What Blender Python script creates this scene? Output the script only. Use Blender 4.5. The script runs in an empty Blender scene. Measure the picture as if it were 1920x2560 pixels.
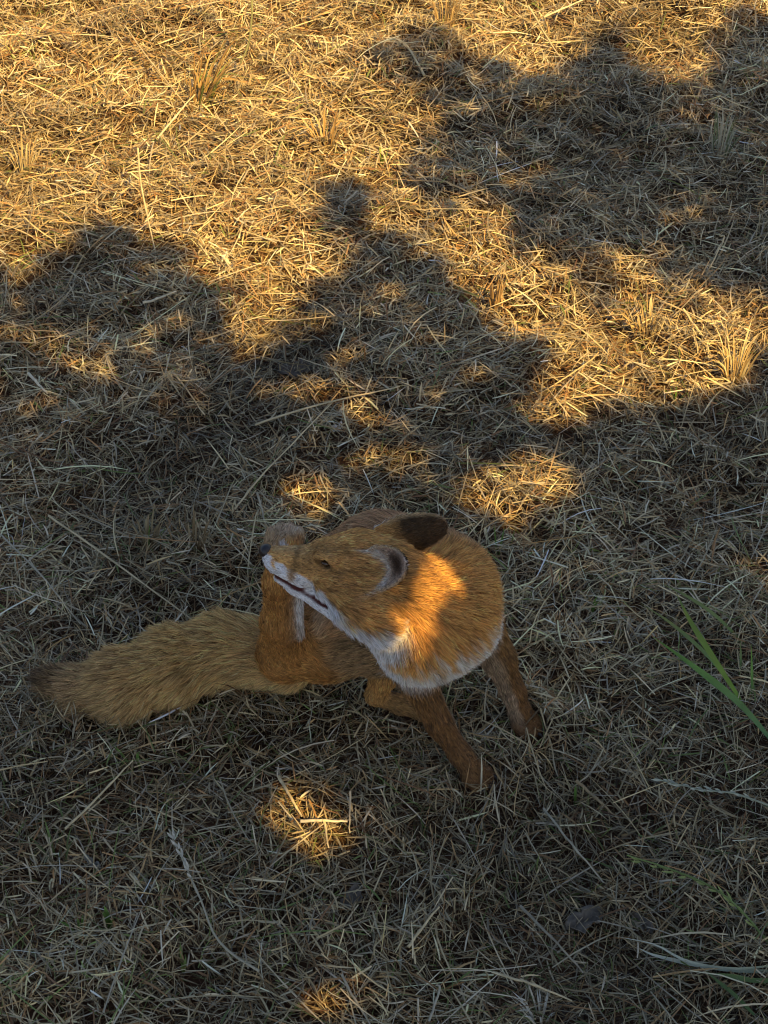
import bpy, math, time
import numpy as np
from mathutils import Vector, Matrix, kdtree
T0 = time.time()
rng = np.random.default_rng(7)
scene = bpy.context.scene
col = scene.collection
rad = math.radians

# ------------------------------------------------------------------ camera
CAM_H, PITCH, FPX = 1.8, rad(42.0), 4464.0
cam_d = bpy.data.cameras.new('camera'); cam = bpy.data.objects.new('camera', cam_d); col.objects.link(cam)
cam.location = (0, 0, CAM_H); cam.rotation_euler = (math.pi / 2 - PITCH, 0, 0)
cam_d.sensor_fit = 'VERTICAL'; cam_d.sensor_height = 24.0; cam_d.lens = 24.0 * FPX / 2560.0
cam_d.clip_start = 0.05; cam_d.clip_end = 500
scene.camera = cam
# ------------------------------------------------------------------ light
SUN_EL, SUN_AZ = rad(45), rad(30)          # azimuth measured from straight behind the camera, to the right
SUN = np.array([math.sin(SUN_AZ) * math.cos(SUN_EL), -math.cos(SUN_AZ) * math.cos(SUN_EL), math.sin(SUN_EL)])
world = bpy.data.worlds.new('World'); scene.world = world; world.use_nodes = True
nt = world.node_tree; nt.nodes.clear()
sky = nt.nodes.new('ShaderNodeTexSky'); sky.sky_type = 'NISHITA'; sky.sun_disc = False
sky.sun_elevation = SUN_EL; sky.sun_rotation = math.atan2(SUN[0], SUN[1])
bg = nt.nodes.new('ShaderNodeBackground'); bg.inputs['Strength'].default_value = 0.057
wo = nt.nodes.new('ShaderNodeOutputWorld')
nt.links.new(sky.outputs[0], bg.inputs[0]); nt.links.new(bg.outputs[0], wo.inputs[0])
sl = bpy.data.lights.new('sun', 'SUN'); sl.energy = 3.7; sl.angle = rad(0.45); sl.color = (1.0, 0.66, 0.20)
so = bpy.data.objects.new('sun', sl); col.objects.link(so)
so.rotation_euler = Vector(SUN).to_track_quat('Z', 'Y').to_euler()
so.location = (3, -6, 5)
vs = scene.view_settings
vs.view_transform = 'Standard'; vs.look = 'None'; vs.gamma = 1.0; vs.use_curve_mapping = False; vs.exposure = 1.58
scene.cycles.use_denoising = True
scene.cycles.max_bounces = 8; scene.cycles.diffuse_bounces = 4; scene.cycles.transmission_bounces = 6
scene.cycles.sample_clamp_indirect = 6; scene.cycles.filter_width = 1.1

# ------------------------------------------------------------------ helpers
CR = np.array([1.0, 0, 0]); CF = np.array([0, math.cos(PITCH), -math.sin(PITCH)]); CU = np.array([0, math.sin(PITCH), math.cos(PITCH)])
def at(px, py, z=0.0):
    d = CF + CR * (px - 960) / FPX + CU * (1280 - py) / FPX
    t = (z - CAM_H) / d[2]
    return np.array([0, 0, CAM_H]) + d * t
def camvec(x, y, z):                     # x right, y up, z towards the viewer -> world
    return CR * x + CU * y - CF * z
def unit(v):
    v = np.asarray(v, float); return v / (np.linalg.norm(v, axis=-1, keepdims=True) + 1e-12)
def project(P):                          # world points -> photo pixels
    q = P - np.array([0, 0, CAM_H])
    w = np.maximum(q @ CF, 1e-3)
    return 960 + FPX * (q @ CR) / w, 1280 - FPX * (q @ CU) / w

class Noise2:                            # cheap smooth noise from random sines
    def __init__(s, seed, freq, n=24):
        r = np.random.default_rng(seed); a = r.uniform(0, 2 * np.pi, n); f = freq * r.uniform(.4, 1.6, n)
        s.k = np.stack([np.cos(a) * f, np.sin(a) * f], 1); s.p = r.uniform(0, 6.28, n); s.n = n
    def __call__(s, x, y):
        o = np.zeros_like(x)
        for k, p in zip(s.k, s.p): o += np.sin(k[0] * x + k[1] * y + p)
        return o / math.sqrt(s.n / 2)

def material(name, rough=.6, spec=.3, attr=None, color=None, transl=0.0, noise=None):
    m = bpy.data.materials.new(name); m.use_nodes = True; n = m.node_tree; n.nodes.clear()
    out = n.nodes.new('ShaderNodeOutputMaterial'); b = n.nodes.new('ShaderNodeBsdfPrincipled')
    b.inputs['Roughness'].default_value = rough; b.inputs['Specular IOR Level'].default_value = spec
    src = None
    if attr:
        a = n.nodes.new('ShaderNodeAttribute'); a.attribute_name = attr; src = a.outputs['Color']
    elif color is not None:
        rgb = n.nodes.new('ShaderNodeRGB'); rgb.outputs[0].default_value = (*color, 1); src = rgb.outputs[0]
    if noise:                            # (scale, low, high): value grain
        t = n.nodes.new('ShaderNodeTexNoise'); t.inputs['Scale'].default_value = noise[0]; t.inputs['Detail'].default_value = 5
        tc = n.nodes.new('ShaderNodeTexCoord'); n.links.new(tc.outputs['Object'], t.inputs['Vector'])
        mr = n.nodes.new('ShaderNodeMapRange'); mr.inputs['From Min'].default_value = .3; mr.inputs['From Max'].default_value = .7
        mr.inputs['To Min'].default_value = noise[1]; mr.inputs['To Max'].default_value = noise[2]
        n.links.new(t.outputs['Fac'], mr.inputs['Value'])
        mx = n.nodes.new('ShaderNodeVectorMath'); mx.operation = 'SCALE'
        n.links.new(src, mx.inputs[0]); n.links.new(mr.outputs[0], mx.inputs['Scale']); src = mx.outputs[0]
    n.links.new(src, b.inputs['Base Color'])
    if transl > 0:
        tr = n.nodes.new('ShaderNodeBsdfTranslucent'); n.links.new(src, tr.inputs['Color'])
        ms = n.nodes.new('ShaderNodeMixShader'); ms.inputs[0].default_value = transl
        n.links.new(b.outputs[0], ms.inputs[1]); n.links.new(tr.outputs[0], ms.inputs[2]); n.links.new(ms.outputs[0], out.inputs[0])
    else:
        n.links.new(b.outputs[0], out.inputs[0])
    return m

def mesh_np(name, V, Q, mat, colors=None, smooth=True, parent=None, extra=None):
    """one mesh object from numpy verts and quads (or tris)"""
    me = bpy.data.meshes.new(name); V = np.ascontiguousarray(V, np.float32); Q = np.ascontiguousarray(Q, np.int32)
    k = Q.shape[1]
    me.vertices.add(len(V)); me.vertices.foreach_set('co', V.ravel())
    me.loops.add(Q.size); me.loops.foreach_set('vertex_index', Q.ravel())
    me.polygons.add(len(Q)); me.polygons.foreach_set('loop_start', np.arange(0, Q.size, k, dtype=np.int32))
    me.update(calc_edges=True)
    if smooth: me.polygons.foreach_set('use_smooth', np.ones(len(Q), bool))
    if colors is not None:
        a = me.attributes.new('tint', 'FLOAT_COLOR', 'POINT')
        c = np.ones((len(V), 4), np.float32); c[:, :3] = colors; a.data.foreach_set('color', c.ravel())
    me.materials.append(mat)
    o = bpy.data.objects.new(name, me); col.objects.link(o)
    if parent is not None: o.parent = parent; o.matrix_parent_inverse = parent.matrix_basis.inverted()
    return o
def tag(o, label=None, cat=None, group=None, kind=None):
    if label: o['label'] = label
    if cat: o['category'] = cat
    if group: o['group'] = group
    if kind: o['kind'] = kind
    return o
def empty(name, loc):
    o = bpy.data.objects.new(name, None); o.location = loc; o.empty_display_size = .05; col.objects.link(o); return o

def ribbons(P, W, roll_dir, fold=0.0):
    """P (n,k,3) centre lines, W (n,k) half widths, roll_dir (n,3) width direction -> V, Q (two verts per station)"""
    n, k, _ = P.shape
    off = roll_dir[:, None, :] * W[:, :, None]
    V = np.stack([P - off, P + off], 2).reshape(n * k * 2, 3)
    base = (np.arange(n)[:, None] * k + np.arange(k - 1)[None]) * 2
    Q = np.stack([base, base + 1, base + 3, base + 2], -1).reshape(-1, 4)
    return V, Q
def tube(P, R, sides=5):
    P = np.asarray(P, float); n = len(P); R = np.broadcast_to(np.asarray(R, float), (n,))
    T = unit(np.gradient(P, axis=0)); ref = np.array([.31, .17, .93]); A = unit(np.cross(T, ref)); B = np.cross(T, A)
    a = np.linspace(0, 2 * np.pi, sides, endpoint=False)
    V = (P[:, None] + R[:, None, None] * (np.cos(a)[None, :, None] * A[:, None] + np.sin(a)[None, :, None] * B[:, None])).reshape(-1, 3)
    i = np.arange(n - 1)[:, None] * sides; j = np.arange(sides)[None]; j2 = (j + 1) % sides
    Q = np.stack([i + j, i + j2, i + sides + j2, i + sides + j], -1).reshape(-1, 4)
    return V, Q
def smooth_line(pts, n=14):
    pts = np.asarray(pts, float)
    if len(pts) == 2: s = np.linspace(0, 1, n)[:, None]; return pts[0] * (1 - s) + pts[1] * s
    P = np.vstack([2 * pts[0] - pts[1], pts, 2 * pts[-1] - pts[-2]]); out = []
    m = len(pts) - 1
    for u in np.linspace(0, m - 1e-6, n):
        i = int(u); t = u - i; a, b, c, d = P[i:i + 4]
        out.append(.5 * (2 * b + (c - a) * t + (2 * a - 5 * b + 4 * c - d) * t * t + (3 * b - a - 3 * c + d) * t ** 3))
    return np.array(out)

# ------------------------------------------------------------------ ground
bump_a, bump_b = Noise2(1, 9.0), Noise2(2, 38.0)
def ground_h(x, y):
    r = np.clip((4.6 - np.hypot(x, y - 2.0)) / 1.5, 0, 1)
    return (bump_a(x, y) * .005 + bump_b(x, y) * .0025) * r - .004
def graded(n, near, far, c=0.0):
    u = np.linspace(-1, 1, n); return c + near * u + (far - near) * np.sign(u) * np.abs(u) ** 7
gx, gy = graded(221, 2.6, 60), graded(221, 2.6, 60, 2.0)
X, Y = np.meshgrid(gx, gy, indexing='ij')
V = np.stack([X, Y, ground_h(X, Y)], -1).reshape(-1, 3)
i, j = np.meshgrid(np.arange(220), np.arange(220), indexing='ij'); b = (i * 221 + j).ravel()
soil = material('dry_soil', .95, .1, color=(.060, .032, .018), noise=(60, .5, 1.5))
ground = mesh_np('ground', V, np.stack([b, b + 221, b + 222, b + 1], 1), soil); ground['kind'] = 'structure'

# ------------------------------------------------------------------ the fox: signed distance field
H0 = at(905, 1425, .36)
F = unit(camvec(-.965, .21, -.10)); U = camvec(.20, .90, .37); U = unit(U - F * (U @ F)); L = np.cross(U, F)
HM = np.stack([F, L, U])                                   # rows: local axes
def hl(x, y, z): return H0 + F * x + L * y + U * z
VOX = 0.0026
lo = np.array([-.56, 1.22, -.02]); hi = np.array([.25, 2.20, .50])
NG = np.ceil((hi - lo) / VOX).astype(int)
D = np.full(NG, .2, np.float32)
ax = [lo[k] + np.arange(NG[k], dtype=np.float32) * VOX for k in range(3)]
prims = []
NECK = (.66, .335, .095); BACK = (.48, .28, .14); WHITE = (.84, .79, .75); LEG = (.35, .185, .062)
THIGH = (.57, .295, .092); TAIL = (.62, .405, .165); BELLY = (.36, .22, .10); PALE = (.60, .46, .32); PAWC = (.22, .11, .04); FACE = (.66, .355, .115)
def smin(a, b, k):
    h = np.clip(.5 + .5 * (b - a) / k, 0, 1); return b * (1 - h) + a * h - k * h * (1 - h)
def region(pmin, pmax, pad):
    a = np.clip(np.floor((pmin - pad - lo) / VOX).astype(int), 0, NG); b = np.clip(np.ceil((pmax + pad - lo) / VOX).astype(int), 0, NG)
    return tuple(slice(a[k], b[k]) for k in range(3))
def cap_d(P, a, b, ra, rb):
    ab = b - a; l2 = ab @ ab + 1e-12
    t = np.clip((P - a) @ ab / l2, 0, 1)
    return np.linalg.norm(P - a - t[..., None] * ab, axis=-1) - (ra + (rb - ra) * t), t
def put(fn, pmin, pmax, k, carve=False):
    s = region(pmin, pmax, .03 + k)
    P = np.stack(np.meshgrid(ax[0][s[0]], ax[1][s[1]], ax[2][s[2]], indexing='ij'), -1)
    d = fn(P).astype(np.float32)
    D[s] = -smin(-D[s], d, k) if carve else smin(D[s], d, k)
def cap(a, b, ra, rb, c, hair=.012, k=.02, flow=None, lift=.25, dens=1.0):
    a, b = np.asarray(a, float), np.asarray(b, float)
    r = max(ra, rb)
    put(lambda P: cap_d(P, a, b, ra, rb)[0], np.minimum(a, b) - r, np.maximum(a, b) + r, k)
    prims.append(dict(a=a, b=b, ra=ra, rb=rb, c=np.array(c), hair=hair, lift=lift, dens=dens,
                      flow=unit(b - a) if flow is None else flow))
def chain(pts, c, hair=.012, k=.02, lift=.25, dens=1.0, c2=None, hair2=None):
    n = len(pts) - 1
    for q in range(n):
        t = (q + .5) / n
        cc = np.array(c) if c2 is None else np.array(c) * (1 - t) + np.array(c2) * t
        hh = hair if hair2 is None else hair * (1 - t) + hair2 * t
        cap(pts[q][0], pts[q + 1][0], pts[q][1], pts[q + 1][1], cc, hh, k, None, lift, dens)
# trunk: rump on the ground, back arched up behind the head, chest low on the right
neck_c = at(1098, 1525, .27)
cap(at(1075, 1470, .245), at(955, 1432, .222), .074, .070, BACK, .012, .03, None, .2)
cap(at(955, 1432, .222), at(850, 1480, .175), .070, .062, BACK, .012, .03, None, .2)
cap(at(850, 1480, .175), at(775, 1572, .105), .062, .056, THIGH, .011, .03, None, .2)
cap(at(1000, 1580, .17), at(850, 1588, .105), .056, .050, BELLY, .011, .03, None, .2)
# chest and neck ball
headflow = lambda P: P - hl(-.03, .03, 0)
cap(at(1105, 1490, .262), at(1095, 1548, .262), .063, .063, NECK, .016, .03, headflow, .35, 1.3)
cap(hl(-.045, .0, -.010), at(1075, 1505, .285), .040, .050, NECK, .016, .018, headflow, .35, 1.3)
cap(at(1092, 1500, .285), at(1050, 1560, .285), .054, .050, NECK, .018, .014, headflow, .45, 1.4)
cap(hl(-.02, .008, -.040), at(1045, 1600, .235), .026, .044, WHITE, .012, .025, headflow, .3, 1.2)
cap(at(1045, 1605, .225), at(1155, 1568, .225), .043, .040, WHITE, .013, .025, headflow, .35, 1.2)
# raised right hind leg with the foot behind the muzzle
chain([(at(785, 1600, .105), .046), (at(716, 1632, .105), .035), (at(702, 1555, .195), .0220), (at(698, 1460, .275), .0165), (at(702, 1395, .322), .0155)], THIGH, .008, .014)
cap(at(745, 1480, .263), at(750, 1588, .182), .0050, .0035, WHITE, .009, .006, None, .2, 1.6)
cap(at(808, 1530, .20), at(803, 1575, .162), .0040, .0030, PALE, .008, .006, None, .2, 1.6)
chain([(at(702, 1395, .322), .0170), (at(707, 1368, .335), .0200), (at(712, 1360, .340), .0180)], (.44, .30, .16), .0040, .010)
for q in range(4):
    a0 = at(680 + q * 21, 1350 - (9 if q in (1, 2) else 0), .345); cap(a0, a0 + camvec(.001, .009, .005), .0092, .0078, PALE if q > 0 else (.46, .33, .2), .0030, .0025)
chain([(at(820, 1600, .11), .05), (at(795, 1560, .15), .030), (at(800, 1500, .19), .022)], THIGH, .012, .02)
# left hind leg folded flat on the ground under the belly
chain([(at(955, 1620, .125), .036), (at(968, 1672, .090), .020), (at(940, 1735, .040), .0125)], THIGH, .005, .014)
chain([(at(940, 1738, .036), .0125), (at(1000, 1762, .024), .0110), (at(1062, 1778, .018), .0120), (at(1095, 1786, .016), .0115)], LEG, .004, .010)
# forelegs, braced forward
NF = [(at(1020, 1600, .185), .032), (at(1042, 1694, .135), .0210), (at(1099, 1810, .072), .0155), (at(1150, 1884, .036), .0135), (at(1184, 1930, .016), .0150)]
FF = [(at(1205, 1575, .165), .029), (at(1246, 1645, .115), .0185), (at(1282, 1730, .058), .0145), (at(1300, 1780, .026), .0135), (at(1308, 1802, .014), .0145)]
for fl in (NF, FF):
    k0 = len(prims)
    chain(fl[:3], LEG, .007, .016, c2=(.22, .10, .03)); chain(fl[2:], (.20, .09, .028), .004, .010, c2=PAWC)
    for p_ in prims[k0:]: p_['inner'] = np.array([.57, .82, 0]) * (1 if fl is NF else -1); p_['grizzle'] = 1.0
    tipd = unit(np.array([.82, -.57, 0])); side = np.array([.57, .82, 0])
    for q, (sd, fw) in enumerate(((-.0135, .004), (-.0045, .009), (.0045, .009), (.0135, .004))):
        a0 = fl[-1][0] + side * sd; e = a0 + tipd * (.010 + fw); e[2] = .009
        cap(a0, e, .0085, .0075, PAWC, .003, .005)
# tail
TL = [(720, 1650, .062, .032), (640, 1630, .062, .032), (560, 1625, .062, .033), (440, 1660, .058, .034), (310, 1708, .052, .030), (205, 1722, .040, .016), (135, 1706, .040, .007), (104, 1696, .044, .003)]
tp = [(at(a, b_, c), d) for a, b_, c, d in TL]
tc = [TAIL, TAIL, TAIL, TAIL, (.45, .30, .14), (.28, .18, .085), (.09, .055, .03)]
for q in range(len(tp) - 1):
    cap(tp[q][0], tp[q + 1][0], tp[q][1], tp[q + 1][1], tc[q], [.017, .023, .026, .027, .026, .022, .018][q], .02, None, .55, 1.9)
# head
hk = .014
cap(hl(.0, 0, .004), hl(-.028, 0, .004), .041, .040, FACE, .008, hk, -F, .2, 1.5)
cap(hl(.106, 0, -.008), hl(.035, 0, -.004), .0125, .0270, FACE, .0035, hk, None, .12, 2)
cap(hl(.045, 0, .010), hl(.01, 0, .020), .018, .024, FACE, .004, hk, None, .15, 2)
for sg in (1, -1):
    cap(hl(.097, .0035 * sg, -.0320), hl(.072, .009 * sg, -.0385), .0042, .0055, WHITE, .0025, .005, None, .15, 2)
    cap(hl(.076, .0075 * sg, -.0380), hl(.020, .022 * sg, -.0480), .0052, .0115, WHITE, .003, .008, None, .15, 2)
cap(hl(.076, .0, -.0375), hl(.0, .0, -.045), .0075, .020, WHITE, .0035, .008, None, .15, 2)
for sg in (1, -1):
    cap(hl(.030, .022 * sg, -.016), hl(-.018, .032 * sg, -.022), .020, .027, FACE, .008, hk, -F, .25, 1.8)
    cap(hl(.0, .031 * sg, -.032), hl(-.036, .042 * sg, -.042), .022, .017, FACE, .017, hk, -F, .55, 1.8)
    cap(hl(.100, .007 * sg, -.014), hl(.066, .014 * sg, -.018), .0105, .014, WHITE, .003, .008, None, .1, 2)
    cap(hl(.050, .0225 * sg, .015), hl(.030, .030 * sg, .017), .0065, .0075, FACE, .004, .008, None, .15, 2)     # brow
# ears
EAR_TH = .0046
def ear(base, A, N, ln, H, depth, c_in, c_out):
    A = unit(A); N = unit(N - A * (np.dot(N, A))); W = np.cross(N, A)
    def parts(P):
        q = P - base; u = (q @ A) / ln; w = q @ W; n = q @ N
        uu = np.clip((u - .22) / .78, 0, 1)
        hw = H * np.where(u < .22, .90 + .1 * np.clip(u / .22, -1, 1), np.sqrt(np.clip(1 - uu ** 2.3, 0, 1)))
        n0 = -depth * (1 - np.clip(w / H, -1.2, 1.2) ** 2) * (1 - .45 * np.clip(u, -.3, 1)) + .006 * np.clip(u, 0, 1) ** 2
        return u, w, n, hw, n0
    def fn(P):
        u, w, n, hw, n0 = parts(P)
        return np.maximum.reduce([np.abs(n - n0) * .8 - EAR_TH / 2, np.abs(w) - hw, -(u + .22) * ln, (u - 1) * ln])
    put(fn, base - ln * 1.1, base + ln * 1.1, .004)
    prims.append(dict(ear=parts, fn=fn, c_in=np.array(c_in), c_out=np.array(c_out), c=np.array(c_out), hair=.0035, lift=.25, dens=2.2, flow=A, N=N, ln=ln))
    return fn
ear(hl(-.012, .042, .020), camvec(.57, .13, .70), camvec(-.68, -.08, .66), .060, .0262, .024, (.58, .44, .34), (.05, .03, .018))
ear(hl(-.022, -.036, .031), camvec(.93, .24, .16), camvec(.12, .40, -.90), .070, .0255, .013, (.30, .2, .12), (.075, .042, .018))
# mouth
for sg in (1, -1):
    ml = [hl(.104, .008 * sg, -.0260), hl(.082, .0150 * sg, -.0305), hl(.052, .0235 * sg, -.0365), hl(.030, .031 * sg, -.0400)]
    for q in range(3):
        a, b_ = ml[q], ml[q + 1]
        put(lambda P: -(-cap_d(P, a, b_, (.0026, .0036, .0042)[q], (.0036, .0042, .0030)[q])[0]), np.minimum(a, b_) - .01, np.maximum(a, b_) + .01, .002, carve=True)
# eye sockets
for sg in (1, -1):
    e = hl(.039, .0290 * sg, .0105); put(lambda P: np.linalg.norm(P - e, axis=-1) - .0055, e - .01, e + .01, .004, carve=True)

def surface_nets(D, lo, h):
    S = D < 0; n = np.array(D.shape)
    c = [S[i:n[0] - 1 + i, j:n[1] - 1 + j, k:n[2] - 1 + k] for i in (0, 1) for j in (0, 1) for k in (0, 1)]
    cnt = sum(x.astype(np.int8) for x in c); cells = np.argwhere((cnt > 0) & (cnt < 8))
    idx = np.full(n - 1, -1, np.int32); idx[tuple(cells.T)] = np.arange(len(cells))
    acc = np.zeros((len(cells), 3)); m = np.zeros(len(cells))
    corner = [np.array([i, j, k]) for i in (0, 1) for j in (0, 1) for k in (0, 1)]
    vals = [D[tuple((cells + q).T)] for q in corner]
    for a in range(8):
        for b_ in range(a + 1, 8):
            if np.abs(corner[a] - corner[b_]).sum() != 1: continue
            cr = (vals[a] < 0) != (vals[b_] < 0); t = np.where(cr, vals[a] / np.where(cr, vals[a] - vals[b_], 1), 0)
            acc += cr[:, None] * (corner[a] + t[:, None] * (corner[b_] - corner[a])); m += cr
    V = lo + (cells + acc / m[:, None]) * h
    quads = []
    for axis in range(3):
        s0 = [slice(None)] * 3; s1 = [slice(None)] * 3; s0[axis] = slice(0, -1); s1[axis] = slice(1, None)
        A_, B_ = S[tuple(s0)], S[tuple(s1)]
        e = np.argwhere(A_ != B_); u, v = [(1, 2), (2, 0), (0, 1)][axis]
        ok = (e[:, u] > 0) & (e[:, v] > 0) & (e[:, u] < n[u] - 1) & (e[:, v] < n[v] - 1); e = e[ok]
        flip = ~A_[tuple(e.T)]
        def g(du, dv):
            q = e.copy(); q[:, u] -= du; q[:, v] -= dv; return idx[tuple(q.T)]
        q = np.stack([g(1, 1), g(0, 1), g(0, 0), g(1, 0)], 1); q[flip] = q[flip][:, ::-1]; quads.append(q)
    return V, np.vstack(quads)
BV, BQ = surface_nets(D, lo, VOX)
# light smoothing
for it in range(2):
    s = np.zeros_like(BV); m = np.zeros(len(BV))
    for a, b_ in ((0, 1), (1, 2), (2, 3), (3, 0)):
        for p_, q_ in ((a, b_), (b_, a)):
            for k3 in range(3): s[:, k3] += np.bincount(BQ[:, p_], BV[BQ[:, q_], k3], len(BV))
            m += np.bincount(BQ[:, p_], minlength=len(BV))
    BV = BV * .6 + .4 * s / np.maximum(m, 1)[:, None]

def fox_dist(P):
    q = np.round((P - lo) / VOX).astype(int); ok = ((q >= 0) & (q < NG)).all(1); d = np.full(len(P), .2)
    d[ok] = D[tuple(q[ok].T)]; return d
hair_noise = Noise2(11, 55.0)
def fox_style(P):
    """colour, fur flow, length, lift and density at points on the coat"""
    n = len(P); ds = np.zeros((len(prims), n)); fl = np.zeros((len(prims), n, 3)); cs = np.zeros((len(prims), n, 3))
    for q, p in enumerate(prims):
        if 'ear' in p:
            d = p['fn'](P); u, w, nn, hw, n0 = p['ear'](P); inside = nn > n0
            edge = np.clip((np.abs(w) / hw - .80) / .2, 0, 1) * (u > .0)
            cin = p['c_in'][None] * (1 - np.array([.86, .90, .92])[None] * np.exp(-np.abs((w - .001) / .0165) ** 3 - np.abs((u - .62) / .27) ** 3)[:, None])
            fr = np.clip((.34 - u) / .12, 0, 1)[:, None] * .8; cin = cin * (1 - fr) + np.array([.80, .73, .66]) * fr
            c = np.where(inside[:, None], cin, p['c_out'][None]); rim = np.array([.60, .40, .20])
            base = np.clip((.30 - u) / .3, 0, 1)[:, None] * (~inside)[:, None]
            c = c * (1 - base) + np.array(FACE) * base
            cs[q] = c * (1 - edge[:, None] * .8) + rim * edge[:, None] * .8; d = d - .004 * (d < .004)
        else:
            d, t_ = cap_d(P, p['a'], p['b'], p['ra'], p['rb']); cs[q] = p['c']
            if 'inner' in p:
                off = P - p['a'] - t_[:, None] * (p['b'] - p['a'])[None]; f_ = np.clip((off @ p['inner'] / p['rb'] - .62) / .25, 0, 1)[:, None] * .55
                cs[q] = cs[q] * (1 - f_) + np.array([.50, .38, .26]) * f_
        ds[q] = d; f = p['flow']; fl[q] = unit(f(P)) if callable(f) else f
    w = np.exp(-(ds - ds.min(0)) / .0045); w /= w.sum(0)
    g = lambda key: (w * np.array([p[key] for p in prims])[:, None]).sum(0)
    c = (w[..., None] * cs).sum(0); f = unit((w[..., None] * fl).sum(0))
    earw = sum(w[q] for q, p in enumerate(prims) if 'ear' in p)
    q = (P - H0) @ HM.T; x, y, z = q.T; ay = np.abs(y)
    headr = np.clip(1 - np.maximum(np.linalg.norm((q - [.03, 0, -.01]) / [.095, .062, .058], axis=1) - .9, 0) / .15, 0, 1) * (1 - np.clip(earw * 2, 0, 1))
    jit = hair_noise(P[:, 0] * 9 + P[:, 2] * 4, P[:, 1] * 9) * .003
    # face pattern
    face = np.array(FACE)[None] * (1 + .12 * np.sin(z * 300 + x * 90)[:, None])
    dark = np.exp(-((x - .062) / .016) ** 2 - ((ay - .016) / .010) ** 2)[:, None] * .45
    face = face * (1 - dark)
    rg = np.exp(-((z - .008) / .007) ** 2 - (y / .013) ** 2) * np.clip((x - .04) / .02, 0, 1)
    face = face * (1 - .6 * rg[:, None]) + np.array([.66, .45, .22]) * (.6 * rg)[:, None]
    zl = -.034 + .27 * x + .006 * np.exp(-((x - .055) / .018) ** 2)
    wh = np.clip((zl - z + jit) / .005 + .5, 0, 1) * np.clip((x + .055) / .02, 0, 1)
    wh = np.maximum(wh, np.clip((-.036 - z) / .005, 0, 1))
    gap = np.exp(-((x - .078) / .0045) ** 2) * np.clip((z + .026) / .006, 0, 1) * .8
    wh = wh * (1 - gap)
    hc = face * (1 - wh[:, None]) + np.array(WHITE) * wh[:, None]
    hc = hc * (1 - (gap * .6)[:, None])
    lip = np.zeros(n)
    for sg in (1, -1):
        ml = [hl(.104, .008 * sg, -.0260), hl(.082, .0150 * sg, -.0305), hl(.052, .0235 * sg, -.0365), hl(.030, .031 * sg, -.0400)]
        for k_ in range(3): lip = np.maximum(lip, np.exp(-(np.maximum(cap_d(P, ml[k_], ml[k_ + 1], 0, 0)[0] - .0042, 0) / .0010) ** 2))
    hc = hc * (1 - lip[:, None]) + np.array([.085, .022, .017]) * lip[:, None]
    eyed = np.exp(-np.maximum(np.linalg.norm((q * [1, np.sign(1), 1] - np.stack([np.full(n, .039), np.sign(y) * .0290, np.full(n, .0105)], 1)) / [2.4, 1, .75], axis=1) - .0050, 0) ** 2 / .003 ** 2)
    hc = hc * (1 - .8 * eyed[:, None]) + np.array([.03, .017, .01]) * .8 * eyed[:, None]
    c = c * (1 - headr[:, None]) + hc * headr[:, None]
    wj = np.clip((-.041 - z + jit) / .007, 0, 1) * np.clip((x + .075) / .02, 0, 1) * np.clip((.05 - x) / .02, 0, 1) * (np.linalg.norm(q, axis=1) < .105) * (1 - lip)
    c = c * (1 - wj[:, None]) + np.array(WHITE) * wj[:, None]
    sp = np.exp(-((x - .012) / .03) ** 2 - ((z - .012) / .022) ** 2 - ((ay - .032) / .02) ** 2) * headr * .35 * (.6 + .4 * np.sin(x * 900 + z * 700) * np.sin(z * 800 - x * 500 + y * 600))
    c = c * (1 - sp[:, None])
    bk = np.exp(-((x + .062) / .022) ** 2 - ((y - .035) / .05) ** 2 - ((z + .005) / .05) ** 2) * (1 - np.clip(earw * 2, 0, 1)) * .45  # darker fur behind the ear, with the ruff's shade painted into it
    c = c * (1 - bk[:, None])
    # throat and chest white below a line across the neck ball
    dv = camvec(.42, -.90, .10); s = (P - neck_c) @ unit(dv)
    nearneck = np.clip(1 - (np.linalg.norm(P - at(1080, 1580, .25), axis=1) - .125) / .02, 0, 1) * (1 - headr)
    legz = np.clip((.150 - P[:, 2]) / .02, 0, 1)
    wn = np.clip((s - .044 + jit * 3) / .026, 0, 1) * nearneck * (1 - legz) * (1 - np.clip(earw * 2, 0, 1))
    c = c * (1 - wn[:, None]) + np.array([.80, .715, .63]) * wn[:, None]
    inn = np.zeros(n)
    for qq, p in enumerate(prims):
        if 'ear' in p: u, w_, nn, hw, n0 = p['ear'](P); inn += w[qq] * (nn > n0) * np.clip(.45 - u, 0, 1)
    ln = g('hair') + inn * .007; ln = ln * (1 - lip) * (1 - .8 * eyed)
    global GRIZ
    GRIZ = .35 + .65 * sum(w[q] for q, p in enumerate(prims) if 'grizzle' in p)
    return c, f, ln, g('lift'), g('dens') * (1 - lip * .9), headr

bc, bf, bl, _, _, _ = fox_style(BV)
fox_mat = material('fox_skin', .8, .15, attr='tint', noise=(220, .75, 1.2))
fox = empty('fox', (float(at(850, 1700)[0]), float(at(850, 1700)[1]), 0)); bpy.context.view_layer.update()
tag(fox, 'red fox twisting round to nibble its raised hind foot, bushy tail stretched out', 'fox')
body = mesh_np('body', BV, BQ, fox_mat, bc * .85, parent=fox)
print('bounds', BV.min(0), BV.max(0), lo, hi); print('body', len(BV), round(time.time() - T0, 1))

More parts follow.
